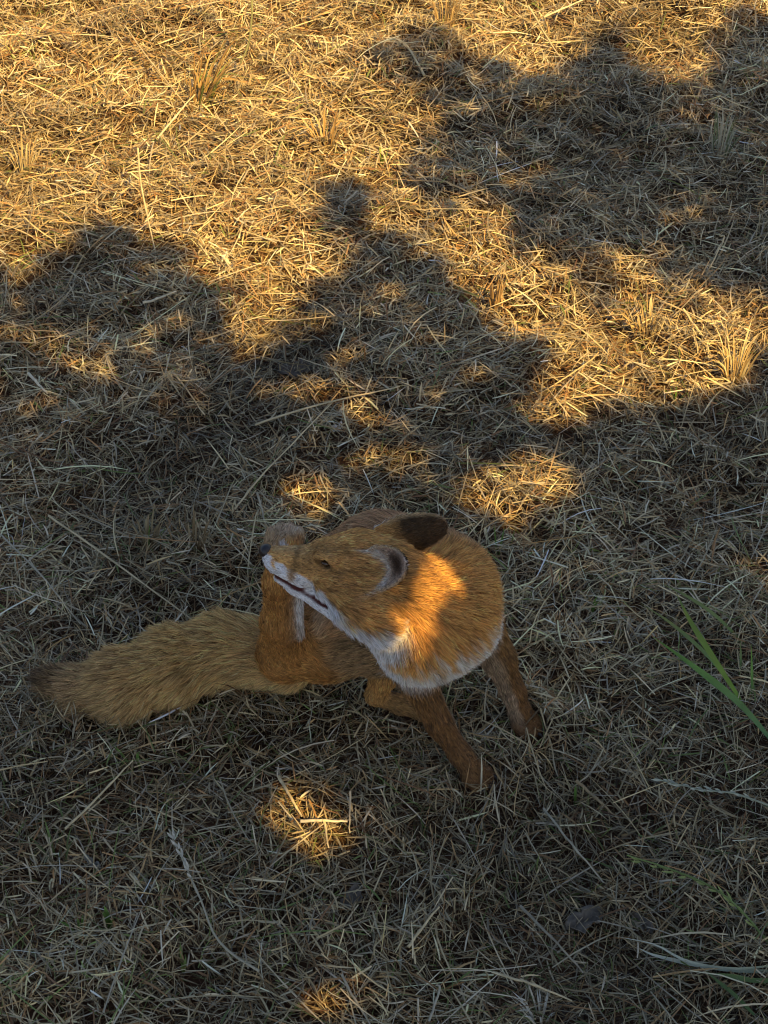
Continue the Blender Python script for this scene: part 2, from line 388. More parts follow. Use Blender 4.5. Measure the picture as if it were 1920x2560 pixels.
# nose, eyes
def blob(name, c, r, axes, mat, parent, seg=16, colf=None):
    u = np.linspace(0, np.pi, seg // 2 + 1); v = np.linspace(0, 2 * np.pi, seg, endpoint=False)
    UU, VV = np.meshgrid(u, v, indexing='ij')
    S = np.stack([np.sin(UU) * np.cos(VV), np.sin(UU) * np.sin(VV), np.cos(UU)], -1).reshape(-1, 3)
    n = len(u); i, j = np.meshgrid(np.arange(n - 1), np.arange(seg), indexing='ij'); j2 = (j + 1) % seg
    Q = np.stack([i * seg + j, (i + 1) * seg + j, (i + 1) * seg + j2, i * seg + j2], -1).reshape(-1, 4)
    if colf is not None: S = colf(S)
    return mesh_np(name, c + (S * r) @ axes, Q, mat, parent=parent)
nose_m = material('nose_leather', .45, .5, color=(.018, .013, .012), noise=(900, .6, 1.4))
def nose_shape(S):
    S = S.copy(); s2 = np.exp(-((S[:, 0] - .7) ** 2 + (np.abs(S[:, 1]) - .5) ** 2 + (S[:, 2] + .05) ** 2) / .05)
    return S * (1 - .28 * s2)[:, None] * np.array([1, 1, 1]) * (1 - .25 * np.clip(-S[:, 2:3], 0, 1) * np.array([[0, 1, 0]]))
blob('nose', hl(.1155, 0, -.0025), np.array([.0085, .0105, .0085]), HM, nose_m, fox, 20, nose_shape)
eye_m = material('eye_amber', .12, .6, color=(.05, .024, .008))
for sg in (1, -1):
    blob('eye', hl(.039, .0275 * sg, .0105), np.array([.0062, .0042, .0030]), HM, eye_m, fox, 14)
claw_m = material('claw', .5, .4, color=(.05, .04, .035))
for fl in (NF, FF):
    for sd, fw in ((-.0135, .004), (-.0045, .009), (.0045, .009), (.0135, .004)):
        a0 = fl[-1][0] + side * sd + tipd * (.016 + fw); a0[2] = .009
        V_, Q_ = tube(smooth_line([a0, a0 + tipd * .005 + [0, 0, .001], a0 + tipd * .009 - [0, 0, .004]], 5), np.array([.0022, .0022, .0018, .0012, .0004]), 6)
        mesh_np('claw', V_, Q_, claw_m, parent=fox)

# fur
tri = np.vstack([BQ[:, [0, 1, 2]], BQ[:, [0, 2, 3]]])
e1, e2 = BV[tri[:, 1]] - BV[tri[:, 0]], BV[tri[:, 2]] - BV[tri[:, 0]]
cn = np.cross(e1, e2); ar = np.linalg.norm(cn, axis=1) / 2
NH = 300000
pk = rng.choice(len(tri), NH, p=ar / ar.sum()); r1, r2 = rng.random((2, NH)); fl_ = r1 + r2 > 1; r1[fl_], r2[fl_] = 1 - r1[fl_], 1 - r2[fl_]
R = BV[tri[pk, 0]] + r1[:, None] * e1[pk] + r2[:, None] * e2[pk]; N = unit(cn[pk])
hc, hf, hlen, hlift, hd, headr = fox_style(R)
keep = rng.random(NH) < hd / hd.max() * 1.25
keep &= hlen > .0012
keep0 = keep
R, N, hc, hf, hlen, hlift, headr = [a[keep] for a in (R, N, hc, hf, hlen, hlift, headr)]; n = len(R)
Tn = hf - N * (hf * N).sum(1, keepdims=True); Tn = unit(Tn + rng.normal(0, .10, (n, 3))); Tn = unit(Tn - N * (Tn * N).sum(1, keepdims=True))
ln = hlen * rng.uniform(.65, 1.25, n); lf = np.clip(hlift + rng.normal(0, .10, n), .05, .95)
K = 5; s = np.linspace(0, 1, K)[None, :, None]
d0 = unit(Tn * (1 - lf[:, None]) + N * lf[:, None])
P = R[:, None] + ln[:, None, None] * (d0[:, None] * s + (Tn - N * .35)[:, None] * .30 * s ** 2) + rng.normal(0, .04, (n, 1, 3)) * (s ** 2) * ln[:, None, None]
wv = np.sin(s[..., 0] * rng.uniform(4, 9, (n, 1)) + rng.uniform(0, 6.28, (n, 1))) * s[..., 0] * (hlen / .03).clip(0, 1)[:, None] * .0022
P += np.cross(Tn, N)[:, None] * wv[..., None]
P[..., 2] -= (ln ** 2)[:, None] * 3.0 * s[..., 0] ** 2
ncl = n // 14; ci = rng.choice(n, ncl, replace=False); kd = kdtree.KDTree(ncl)
for q, w in enumerate(ci): kd.insert(R[w], q)
kd.balance()
near = np.array([ci[kd.find(r)[1]] for r in R])
cl = np.clip((hlen - .006) / .02, 0, 1) * .35 + .22
mixw = (cl[:, None] * s[0, :, 0][None] ** 1.4)[..., None]
P = P * (1 - mixw) + (P[near] - (R[near] - R)[:, None] * .25) * mixw
P[..., 2] = np.maximum(P[..., 2], .004)
hv = bpy.data.hair_curves.new('fur'); hv.add_curves([K] * n)
hv.attributes['position'].data.foreach_set('vector', P.astype(np.float32).ravel())
rr = (np.array([.00028, .00028, .00025, .00018, .00006])[None] * (.8 + ln[:, None] * 10)).astype(np.float32)
ra_ = hv.attributes.get('radius') or hv.attributes.new('radius', 'FLOAT', 'POINT'); ra_.data.foreach_set('value', rr.ravel())
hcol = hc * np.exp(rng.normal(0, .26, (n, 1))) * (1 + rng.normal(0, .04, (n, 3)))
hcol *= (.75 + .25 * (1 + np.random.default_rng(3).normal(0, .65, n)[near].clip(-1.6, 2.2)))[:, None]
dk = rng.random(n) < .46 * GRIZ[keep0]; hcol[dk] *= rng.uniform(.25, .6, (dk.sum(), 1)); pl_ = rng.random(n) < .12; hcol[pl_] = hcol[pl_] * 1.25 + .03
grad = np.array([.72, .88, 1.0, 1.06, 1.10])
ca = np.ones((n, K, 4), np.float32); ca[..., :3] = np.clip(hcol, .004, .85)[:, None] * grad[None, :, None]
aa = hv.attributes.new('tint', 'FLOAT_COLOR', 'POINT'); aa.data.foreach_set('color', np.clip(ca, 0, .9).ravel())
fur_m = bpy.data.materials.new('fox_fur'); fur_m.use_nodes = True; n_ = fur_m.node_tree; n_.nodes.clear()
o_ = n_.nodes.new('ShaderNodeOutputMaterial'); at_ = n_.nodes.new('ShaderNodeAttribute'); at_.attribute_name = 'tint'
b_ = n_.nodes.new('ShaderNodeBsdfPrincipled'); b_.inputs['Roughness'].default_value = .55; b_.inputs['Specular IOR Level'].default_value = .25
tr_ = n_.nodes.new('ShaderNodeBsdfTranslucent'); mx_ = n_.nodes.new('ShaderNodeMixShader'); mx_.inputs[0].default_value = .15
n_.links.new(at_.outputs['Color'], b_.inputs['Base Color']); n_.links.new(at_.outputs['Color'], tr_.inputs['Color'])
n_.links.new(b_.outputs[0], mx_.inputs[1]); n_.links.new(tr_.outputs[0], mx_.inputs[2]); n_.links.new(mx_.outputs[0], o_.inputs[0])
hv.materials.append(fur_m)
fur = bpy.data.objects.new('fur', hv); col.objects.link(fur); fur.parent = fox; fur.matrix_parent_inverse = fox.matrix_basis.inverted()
print('fur', n, round(time.time() - T0, 1))


# ------------------------------------------------------------------ the shrub whose shade falls over the scene
def in_poly(x, y, poly):
    r = np.zeros(len(x), bool); p = np.array(poly, float)
    for (x1, y1), (x2, y2) in zip(p, np.roll(p, -1, 0)):
        c = ((y1 > y) != (y2 > y)) & (x < (x2 - x1) * (y - y1) / (y2 - y1 + 1e-9) + x1); r ^= c
    return r
SH1 = [(-700, 800), (0, 715), (130, 640), (210, 590), (270, 570), (350, 610), (430, 660), (490, 690), (560, 705), (568, 750), (530, 800), (505, 850), (600, 885), (680, 870), (735, 790), (850, 700), (900, 655), (960, 615), (1040, 600), (1100, 640), (1120, 705), (1200, 780), (1240, 835), (1280, 890), (1330, 930), (1285, 980), (1290, 1050), (1400, 1085), (1500, 1045), (1640, 1010), (1780, 990), (1860, 940), (1920, 880), (2600, 800), (2600, 4200), (-700, 4200)]
SH2 = [(2600, -100), (1930, 30), (1850, 60), (1780, 150), (1700, 215), (1620, 200), (1540, 150), (1490, 85), (1430, 120), (1370, 190), (1290, 250), (1180, 300), (1090, 320), (1080, 380), (1130, 440), (1190, 480), (1250, 570), (1310, 650), (1400, 640), (1520, 590), (1640, 640), (1760, 700), (1840, 760), (1930, 760), (2600, 700)]
SH3 = [(810, 480), (860, 455), (910, 480), (925, 560), (960, 620), (880, 640), (815, 570)]
DIM = [(1010, 150, 110, 60, .35), (1150, 210, 120, 60, .5), (1080, 470, 70, 90, .35), (1500, 700, 60, 60, .3), (1750, 700, 130, 60, .5)]  # thin shade in the sun
LIT = [(370, 832, 60, 45, .8), (250, 890, 115, 50, .6), (430, 970, 65, 75, .55), (840, 955, 110, 40, .75), (905, 1045, 105, 45, .85), (765, 1240, 85, 70, .95), (985, 1175, 80, 60, .9), (1275, 1225, 150, 75, .95),
       (1390, 1400, 95, 48, .8), (1890, 1420, 60, 50, .9), (985, 2065, 64, 46, .65), (845, 2455, 92, 62, .95), (1500, 1590, 48, 48, .5), (452, 2022, 34, 26, .95), (1050, 830, 45, 40, .6), (1400, 510, 50, 45, .6), (1160, 2550, 50, 30, .7), (350, 2555, 40, 25, .8), (60, 2260, 70, 34, .6), (700, 860, 40, 30, .7), (1560, 720, 60, 50, .7)]
LITP = [[(640, 1950), (690, 1925), (740, 1960), (850, 1990), (875, 2040), (870, 2090), (830, 2140), (770, 2140), (700, 2090), (620, 2080), (610, 2040), (650, 2000)]]
# sunlit spots on the fox's coat, carried along the sun ray to the ground
def sun_ground(P): return P - SUN * (P[..., 2] / SUN[2])[..., None]
def on_coat(px, py, lift=.006):
    d = unit(CF + CR * (px - 960) / FPX + CU * (1280 - py) / FPX); p = np.array([[0, 0, CAM_H]]) + d[None] * np.arange(1.6, 2.7, .001)[:, None]
    return p[np.argmax(fox_dist(p) < lift)]
NECK_LIT = [(on_coat(x, y), r) for x, y, r in ((1095, 1425, .011), (1120, 1435, .012), (1145, 1450, .009), (1080, 1445, .011), (1072, 1480, .015), (1060, 1520, .016), (1040, 1560, .016), (1062, 1555, .011), (1012, 1592, .014), (1040, 1600, .011), (940, 1550, .004), (1008, 1455, .003))]
SLAB = 2.2
lobe_a, lobe_b, lobe_c = Noise2(21, 12.0), Noise2(22, 34.0), Noise2(23, 14.0)
shade_rng = np.random.default_rng(77); thin_a, thin_b = Noise2(41, 20.0), Noise2(42, 52.0)
def shade_keep(P, jit=17.0):
    G = sun_ground(P); x, y = project(G)
    wx, wy = lobe_a(G[:, 0], G[:, 1]) * 16 + lobe_b(G[:, 0], G[:, 1]) * 11, lobe_c(G[:, 0], G[:, 1]) * 14 + lobe_b(G[:, 1], G[:, 0]) * 9
    x, y = x + wx + jit * shade_rng.normal(0, 1, len(P)), y + wy + jit * shade_rng.normal(0, 1, len(P))
    k = np.where(in_poly(x, y, SH1) | in_poly(x, y, SH2) | in_poly(x, y, SH3), 1.0, 0.0)
    thin = np.clip((thin_a(G[:, 0], G[:, 1]) + .9 * thin_b(G[:, 0], G[:, 1]) - .45) / .9, 0, 1) * np.clip((1180 - y) / 250, 0, 1)
    k *= 1 - np.where(x > 1000, .42, .62) * thin
    ng = (G[:, 1] < .3); k[ng] = 1.0
    for cx, cy, rx, ry, p in DIM: k = np.maximum(k, p * (((x - cx) / rx) ** 2 + ((y - cy) / ry) ** 2 < 1))
    for cx, cy, rx, ry, p in LIT: k *= 1 - p * (((x - cx) / rx) ** 2 + ((y - cy) / ry) ** 2 < 1)
    for pl in LITP: k *= ~in_poly(x, y, pl)
    up = np.arange(.02, .46, .02)[None, :, None]; Rf = (G[:, None] + SUN * (up / SUN[2])).reshape(-1, 3)
    k[fox_dist(Rf).reshape(len(P), -1).min(1) < .016] = 1.0
    for c, r in NECK_LIT:
        v = P - c; v = v - (v @ SUN)[:, None] * SUN; k *= np.linalg.norm(v, axis=1) > r + .009
    return k
NL = 300000
gp = np.stack([rng.uniform(-2.0, 2.3, NL), rng.uniform(.2, 4.3, NL), np.zeros(NL)], 1)
sd = (SLAB - gp @ SUN) + rng.normal(0, .13, NL)
LP = gp + SUN * sd[:, None]
kp = shade_keep(LP); ok = rng.random(NL) < kp; LP = LP[ok]; nl = len(LP)
ld = unit(rng.normal(0, 1, (nl, 3)) + [0, 0, -.3]); lw = unit(np.cross(ld, rng.normal(0, 1, (nl, 3)) + SUN * .0)); ls = rng.uniform(.013, .021, nl)
ta = unit(np.cross(SUN, [0, 0, 1.0])); tb = np.cross(SUN, ta)
deep = np.ones(nl)
for o1, o2 in ((.05, 0), (-.05, 0), (0, .05), (0, -.05)): deep *= shade_keep(LP + ta * o1 + tb * o2, 0.0) > .93
ls = ls * (1 + .7 * deep)
ctr = np.stack([LP - ld * ls[:, None], LP, LP + ld * ls[:, None]], 1)
V, Q = ribbons(ctr, np.stack([ls * .12, ls * .55, ls * .08], 1), lw)
leaf_m = material('shrub_leaf', .5, .35, color=(.06, .09, .028), transl=.25, noise=(30, .7, 1.3))
bark_m = material('shrub_bark', .9, .2, color=(.12, .09, .065), noise=(40, .6, 1.3))
sb = np.array([1.95, -.75, 0.0])
shrub = empty('shrub', tuple(sb)); bpy.context.view_layer.update()
tag(shrub, 'leafy shrub outside the frame whose shadow dapples the cut grass', 'shrub')
mesh_np('crown', V, Q, leaf_m, parent=shrub)
V, Q = tube(smooth_line([sb - [0, 0, .05], sb + [-.03, .02, .6], sb + [-.12, .08, 1.2], sb + [-.30, .2, 1.9]], 14), np.linspace(.05, .026, 14), 9)
mesh_np('trunk', V, Q, bark_m, parent=shrub)
forks = []
Vb, Qb, off = [], [], 0
cand = LP[rng.choice(nl, 60, replace=False)]
for q in range(60):
    st = sb + np.array([-.03, .02, .6]) * (1 - q / 75) + np.array([-.27, .18, 1.8]) * (q / 75)
    e = cand[q]; mid = st * .45 + e * .55 + np.array([0, 0, .08])
    v, f = tube(smooth_line([st, mid, e], 7), np.linspace(.010, .002, 7), 5); Vb.append(v); Qb.append(f + off); off += len(v)
mesh_np('branches', np.vstack(Vb), np.vstack(Qb), bark_m, parent=shrub)
print('shrub', nl, round(time.time() - T0, 1))

# ------------------------------------------------------------------ cut dry grass
STRAW = np.array([(.54, .45, .27), (.48, .39, .22), (.60, .52, .35), (.42, .29, .14), (.34, .20, .09), (.45, .41, .29), (.50, .45, .35), (.21, .115, .055)])
hill = Noise2(5, 16.0); hill2 = Noise2(6, 45.0); coh = Noise2(9, 7.0); tone = Noise2(12, 12.0)
gapn = Noise2(31, 60.0)
def thatch(x, y): return .012 + .007 * hill(x, y) + .0055 * hill2(x, y) + .003 * gapn(x, y)
def scatter(n, margin):
    out = []
    while sum(map(len, out)) < n:
        y = rng.uniform(.85, 4.25, n); x = rng.uniform(-1.6, 1.6, n)
        w = .14 + .225 * np.hypot(y, CAM_H) + margin; out.append(np.stack([x, y], 1)[np.abs(x) < w])
    return np.vstack(out)[:n]
def straw_layer(n, lmin, lmax, wmin, wmax, zlo, zhi, tilt, K, pal, bright, margin=.12, skip=.004, upright=False, curl=1.0, xy=None):
    if xy is None: xy = scatter(n, margin)
    x, y = xy.T
    L_ = lmin + (lmax - lmin) * rng.random(n) ** 1.8; W = rng.uniform(wmin, wmax, n) * np.interp(y, [1.6, 3.2], [1.0, 1.25])
    az = rng.uniform(0, 2 * np.pi, n) + .0; az = np.where(rng.random(n) < .12, coh(x, y) * 1.2 + rng.normal(0, .35, n), az)
    el = rng.normal(0, tilt, n)
    if upright: el = np.clip(rng.normal(.9, .3, n), .3, 1.5)
    d = np.stack([np.cos(az) * np.cos(el), np.sin(az) * np.cos(el), np.sin(el)], 1)
    z = ground_h(x, y) + thatch(x, y).clip(0, .04) * 1.0 + rng.uniform(zlo, zhi, n)
    c = np.stack([x, y, z], 1); s = np.linspace(-.5, .5, K)[None, :, None]
    if upright: s = s + .5
    bend = rng.normal(0, .16 * curl, (n, 3)); bend[:, 2] = -np.abs(rng.normal(0, .10, n)) if not upright else -.12
    P = c[:, None] + L_[:, None, None] * (d[:, None] * s + bend[:, None] * (s ** 2 - .1))
    gz = ground_h(P[..., 0].ravel(), P[..., 1].ravel()).reshape(n, K); P[..., 2] = np.maximum(P[..., 2], gz + .001)
    ok = np.ones(n, bool)
    for k in range(K): ok &= fox_dist(P[:, k]) > skip
    P, W, d = P[ok], W[ok], d[ok]; n = len(P); x, y = x[ok], y[ok]
    wd = unit(np.cross(d, unit(rng.normal(0, .55, (n, 3)) + [0, 0, 1])))
    prof = np.interp(np.linspace(0, 1, K), [0, .15, .7, 1], [.7, 1, .85, .12])
    V, Q = ribbons(P, W[:, None] * prof[None] / 2, wd)
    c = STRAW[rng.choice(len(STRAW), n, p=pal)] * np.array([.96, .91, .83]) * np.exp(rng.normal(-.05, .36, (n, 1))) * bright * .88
    g = rng.random(n) < np.interp(y, [1.4, 2.2], [.055, .02]); c[g] = np.array([.17, .22, .06]) * rng.uniform(.7, 1.3, (g.sum(), 1))
    c = c * (1 + .14 * tone(x, y))[:, None]
    return V, Q, np.repeat(np.clip(c, .01, .8), K * 2, 0)
def joined(name, layers, mat):
    Vs, Qs, Cs, off = [], [], [], 0
    for V, Q, C in layers: Vs.append(V); Qs.append(Q + off); Cs.append(C); off += len(V)
    return mesh_np(name, np.vstack(Vs), np.vstack(Qs), mat, np.vstack(Cs), smooth=False)
straw_m = material('dry_grass', .5, .4, attr='tint', transl=.22)
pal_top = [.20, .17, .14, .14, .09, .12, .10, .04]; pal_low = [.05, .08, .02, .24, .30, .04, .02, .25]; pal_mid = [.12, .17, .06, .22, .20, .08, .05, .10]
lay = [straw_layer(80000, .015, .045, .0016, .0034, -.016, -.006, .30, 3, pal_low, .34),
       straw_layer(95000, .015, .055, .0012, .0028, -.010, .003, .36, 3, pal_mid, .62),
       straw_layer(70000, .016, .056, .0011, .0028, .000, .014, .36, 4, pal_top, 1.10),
       straw_layer(45000, .025, .085, .0007, .0014, -.004, .012, .34, 5, pal_top, .95, curl=2.4),
       straw_layer(6000, .05, .15, .0010, .0024, .008, .022, .12, 5, pal_top, 1.2),
       straw_layer(24000, .015, .055, .0010, .0024, -.012, .0, .3, 4, pal_top, .95, upright=True)]
spots = [NF[-1][0], FF[-1][0], at(1000, 1768), at(1075, 1785)] + [t[0] for t in tp[1:]] + [at(q, 1720 + (q - 500) * -.05) for q in (480, 560, 640, 720, 800)]
near_xy = np.vstack([np.array(c)[None, :2] + rng.normal(0, .030, (55, 2)) for c in spots])
lay.append(straw_layer(len(near_xy), .02, .07, .0011, .0026, .004, .022, .40, 4, pal_top, 1.0, skip=.001, xy=near_xy))
lay.append(straw_layer(len(near_xy), .02, .06, .0010, .0022, -.006, .004, .3, 4, pal_top, 1.0, skip=.001, upright=True, xy=near_xy + rng.normal(0, .01, near_xy.shape)))
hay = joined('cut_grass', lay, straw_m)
tag(hay, 'dry mown grass lying thick over the whole ground, straw yellow in sun', 'dry grass', kind='stuff')
print('straw', sum(len(l[1]) for l in lay), round(time.time() - T0, 1))

# ------------------------------------------------------------------ single plants, stalks and leaves one can point to
def gz(p, dz): return np.array([p[0], p[1], float(ground_h(np.array([p[0]]), np.array([p[1]]))[0]) + dz])
single_m = material('single_straw', .65, .2, attr='tint', transl=.18)
def blade_mesh(pts, w, colr, name, parent, n=9, fold=.35, tipc=None, twist=0.0):
    """a grass blade: two strips meeting in a keel, tapering to a point"""
    P = smooth_line(pts, n); T = unit(np.gradient(P, axis=0)); up = unit(np.array([.15, -.35, 1.0]))
    Wd = unit(np.cross(T, up)); Nn = np.cross(Wd, T); s = np.linspace(0, 1, n)
    wd = w * np.interp(s, [0, .12, .55, 1], [.55, .9, 1, .05]) / 2
    a = twist * s; Wd = Wd * np.cos(a)[:, None] + Nn * np.sin(a)[:, None]; Nn = np.cross(Wd, T)
    V = np.stack([P - Wd * wd[:, None], P - Nn * (wd * fold)[:, None], P + Wd * wd[:, None]], 1).reshape(-1, 3)
    i = np.arange(n - 1) * 3; Q = np.vstack([np.stack([i, i + 1, i + 4, i + 3], 1), np.stack([i + 1, i + 2, i + 5, i + 4], 1)])
    c = np.array(colr)[None] * (1 - s[:, None]) + np.array(colr if tipc is None else tipc)[None] * s[:, None]
    c = c * np.exp(rng.normal(0, .08, (n, 1)))
    return mesh_np(name, V, Q, single_m, np.repeat(c, 3, 0), parent=parent)
def stalk(name, label, cat, pix, r, colr, group=None, parent=None, tipc=None):
    """a round dry stem through photo points (px, py, height)"""
    P = smooth_line([gz(at(a, b, c), c + .010) for a, b, c in pix], 16); n = len(P); r = r * 1.3
    P = P + np.cumsum(rng.normal(0, .0004, (n, 3)), 0)
    s = np.linspace(0, 1, n); R = r * np.interp(s, [0, 1], [1.0, .55]) * (1 + .5 * np.exp(-((s - rng.uniform(.3, .7)) / .02) ** 2))
    V, Q = tube(P, R, 6)
    c = np.array(colr)[None] * (1 - s[:, None]) + np.array(colr if tipc is None else tipc)[None] * s[:, None]
    c = c * np.exp(rng.normal(0, .12, (n, 1)))
    o = mesh_np(name, V, Q, single_m, np.repeat(c, 6, 0), parent=parent)
    if label: tag(o, label, cat, group)
    return o
ST, SG, SB = (.58, .47, .28), (.42, .37, .27), (.36, .26, .14)
stalks = [
 ([(578, 1292, .012), (655, 1200, .03), (832, 1026, .028)], .0013, ST, 'thin pale straw leaning up and away behind the raised hind foot'),
 ([(640, 1076, .02), (812, 1030, .032), (1002, 972, .03)], .0014, ST, 'long pale straw lying almost level in the shade beyond the fox'),
 ([(122, 1292, .03), (300, 1425, .034), (508, 1578, .02)], .0013, ST, 'long straight straw slanting down to the top of the tail'),
 ([(-10, 1325, .02), (110, 1448, .026), (208, 1572, .02)], .0011, SG, 'thin grey straw slanting at the left edge above the tail tip'),
 ([(72, 942, .03), (120, 993, .03)], .0020, (.66, .58, .42), 'short thick bright straw in the shade at the left edge'),
 ([(430, 968, .02), (437, 947, .032), (512, 1058, .02)], .0015, ST, 'pale straw with its top end bent over, in the left shade'),
 ([(644, 1240, .05), (668, 1330, .02)], .0014, SG, 'short grey straw standing just left above the raised foot'),
 ([(345, 378, .10), (352, 478, .07), (388, 645, .012)], .0016, ST, 'thin upright stalk with a dark foot between sun and left shade'),
 ([(632, -10, .17), (624, 100, .10), (598, 165, .06)], .0020, (.20, .20, .09), 'dark green upright stalk at the top of the big sunlit tuft'),
 ([(312, 72, .03), (378, 162, .034), (470, 272, .02)], .0013, ST, 'thin straw slanting down right in the sun at upper left'),
 ([(392, 346, .02), (486, 244, .03)], .0018, (.64, .56, .36), 'thick bright straw slanting up right below the big sunlit tuft'),
 ([(358, 764, .02), (440, 732, .034)], .0019, (.60, .52, .36), 'pale straw lying across the round head of the left shadow'),
 ([(752, 2074, .03), (874, 2076, .03)], .0018, (.64, .56, .40), 'straight bright straw lying level in the sunlit patch before the fox'),
 ([(698, 1962, .034), (756, 2066, .02)], .0018, ST, 'bright straw slanting down right in the sunlit patch before the fox'),
 ([(808, 2072, .032), (818, 2132, .03)], .0014, ST, 'short upright straw below the level one in the sunlit patch'),
 ([(876, 1998, .05), (872, 2106, .015)], .0012, SG, 'thin upright straw at the right end of the sunlit patch'),
 ([(164, 2082, .016), (250, 2000, .03), (342, 1908, .036)], .0014, ST, 'long straw rising to the right below the middle of the tail'),
 ([(1020, 2384, .02), (1096, 2274, .036)], .0015, ST, 'pale straw slanting up right in the lower middle of the shade'),
 ([(1360, 2024, .02), (1432, 2112, .034), (1512, 2206, .02)], .0012, SG, 'long thin grey straw slanting down right of the near forepaw'),
 ([(1300, 2272, .02), (1380, 2350, .03), (1454, 2426, .02)], .0014, (.30, .26, .19), 'thick broken grey reed stem lying below the grey dead leaves'),
 ([(1232, 2436, .02), (1330, 2460, .03), (1430, 2496, .02)], .0013, ST, 'pale straw lying almost level near the bottom edge'),
 ([(1440, 1955, .02), (1546, 2042, .02)], .0017, SB, 'brown straw slanting down right, beyond the single green blade'),
 ([(855, 2450, .03), (940, 2590, .02)], .0013, SG, 'grey straw running off the bottom edge beside the small sunlit patch'),
 ([(1072, 2560, .02), (1100, 2480, .03), (1088, 2470, .03)], .0012, SG, 'short grey straw with a hooked top at the bottom edge'),
 ([(1800, 590, .06), (1806, 605, .055), (1760, 700, .015)], .0014, ST, 'straw bent into a sharp corner near the right edge'),
 ([(1708, 775, .05), (1766, 860, .02)], .0016, ST, 'pale straw leaning left of the sunlit tuft at the right edge'),
 ([(1010, 330, .02), (1090, 380, .03), (1160, 440, .02)], .0014, SB, 'brown straw slanting into the edge of the upper right shade'),
 ([(1320, 20, .06), (1390, 130, .03), (1450, 190, .02)], .0015, ST, 'long bright straw slanting down right at the top of the picture'),
 ([(1360, 45, .04), (1465, 0, .05)], .0018, (.64, .55, .34), 'thick bright straw slanting up right at the top edge'),
 ([(1060, 200, .02), (1010, 120, .03), (960, 100, .03)], .0020, (.64, .55, .34), 'thick pale straw lying in the sun at the top middle'),
]
for pix, r, c, lab in stalks: stalk('straw', lab, 'straw', pix, r, c, 'long loose straws on the cut grass')

def tuft(label, px, py, n, h, spread, lean, wr, cols, name='grass_tuft', cat='grass tuft', group='dry tufts standing in the cut grass', bl=.35):
    c = gz(at(px, py), 0); root = empty(name, tuple(c)); bpy.context.view_layer.update(); tag(root, label, cat, group)
    for q in range(n):
        a = rng.uniform(0, 6.283); d = np.array([math.cos(a), math.sin(a), 0]); r0 = spread * .35 * math.sqrt(rng.random())
        hh = h * rng.uniform(.45, 1.1); out = spread * rng.uniform(.2, 1.0)
        p0 = c + d * r0; p2 = p0 + d * out + np.array(lean) * hh + np.array([0, 0, hh]); p1 = (p0 + p2) / 2 + np.array([0, 0, hh * .16])
        if rng.random() < bl: p2 = p2 + d * out * .6 - np.array([0, 0, hh * .35])
        k = cols[rng.integers(len(cols))]; k2 = np.array(k) * rng.uniform(.9, 1.3)
        blade_mesh([p0, p1, p2], rng.uniform(*wr), np.array(k) * .85, 'blade', root, 7, tipc=np.clip(k2, 0, .8), twist=rng.normal(0, .9))
    return root
DRY = [(.46, .33, .15), (.52, .40, .20), (.38, .26, .11), (.56, .46, .26)]; GRN = [(.11, .20, .04), (.14, .24, .055), (.18, .25, .07)]; MIX = DRY + GRN[:1]
tuft('big dry tuft leaning right in the sun at upper left', 500, 262, 54, .125, .06, (.42, .05, 0), (.0022, .0038), [(.36, .22, .08), (.30, .18, .06), (.42, .28, .11), (.24, .15, .05), (.16, .2, .06)])
tuft('dry tuft standing in the sun left of the upper right shade', 812, 358, 36, .085, .05, (.05, 0, 0), (.0020, .0034), [(.44, .29, .12), (.36, .22, .08), (.52, .40, .20)])
tuft('bright dry tuft at the right edge of the middle sunlit band', 1835, 945, 40, .10, .04, (-.05, 0, 0), (.0020, .0034), DRY)
tuft('dry tuft in the middle sunlit band left of the bright edge tuft', 1612, 838, 28, .085, .05, (-.2, 0, 0), (.0018, .0030), DRY)
tuft('brown stubble clump with a thick upright stem beside the central shadow', 1236, 775, 18, .085, .016, (.03, 0, 0), (.0020, .0034), [(.34, .22, .10), (.28, .18, .08)])
tuft('tall tuft of grey blades in the upper right shade', 1800, 390, 34, .11, .04, (.05, 0, 0), (.0014, .0028), [(.34, .32, .24), (.42, .38, .26), (.16, .19, .09)])
tuft('tuft with green blades in the left shade above the tail', 372, 1378, 30, .085, .03, (.1, 0, 0), (.0018, .0032), [(.13, .2, .05), (.30, .22, .12), (.34, .27, .15), (.26, .19, .1)])
tuft('brown stubble tuft in the left shade, nearest above the tail', 492, 1382, 28, .075, .026, (.1, 0, 0), (.0018, .0032), [(.30, .21, .11), (.26, .18, .09), (.38, .30, .18)])
tuft('dry tuft in full sun at the top middle edge', 1110, 85, 34, .11, .04, (.05, 0, 0), (.0016, .003), [(.34, .22, .10), (.46, .33, .15), (.22, .15, .07)])
tuft('dry tuft standing in the sun at the left edge', 60, 425, 28, .09, .035, (.1, 0, 0), (.0014, .0026), DRY)
tuft('dry tuft lit by the broad patch just beyond the fox back', 1290, 1250, 30, .05, .05, (.35, .1, 0), (.0014, .0026), DRY)
tuft('grey spiky tuft in the shade at the bottom middle', 1350, 2540, 16, .05, .03, (-.25, 0, 0), (.0016, .0026), [(.5, .46, .36), (.42, .4, .34)])
tuft('grey dry tuft in the shade right of the far forepaw', 1560, 1600, 20, .045, .04, (.0, 0, 0), (.0014, .0024), [(.36, .33, .26), (.42, .38, .28), (.3, .25, .17)])
gg = 'green grass shoots in the cut grass'
tuft('small green shoot below the middle of the tail', 345, 1935, 4, .06, .018, (-.35, 0, 0), (.003, .0045), GRN, 'grass_shoot', 'grass', gg, .1)
tuft('cluster of thin green shoots in the shade at lower left', 140, 2150, 10, .06, .035, (-.1, 0, 0), (.002, .0032), [(.10, .13, .05), (.12, .17, .05), (.2, .19, .1)], 'grass_shoot', 'grass', gg, .1)
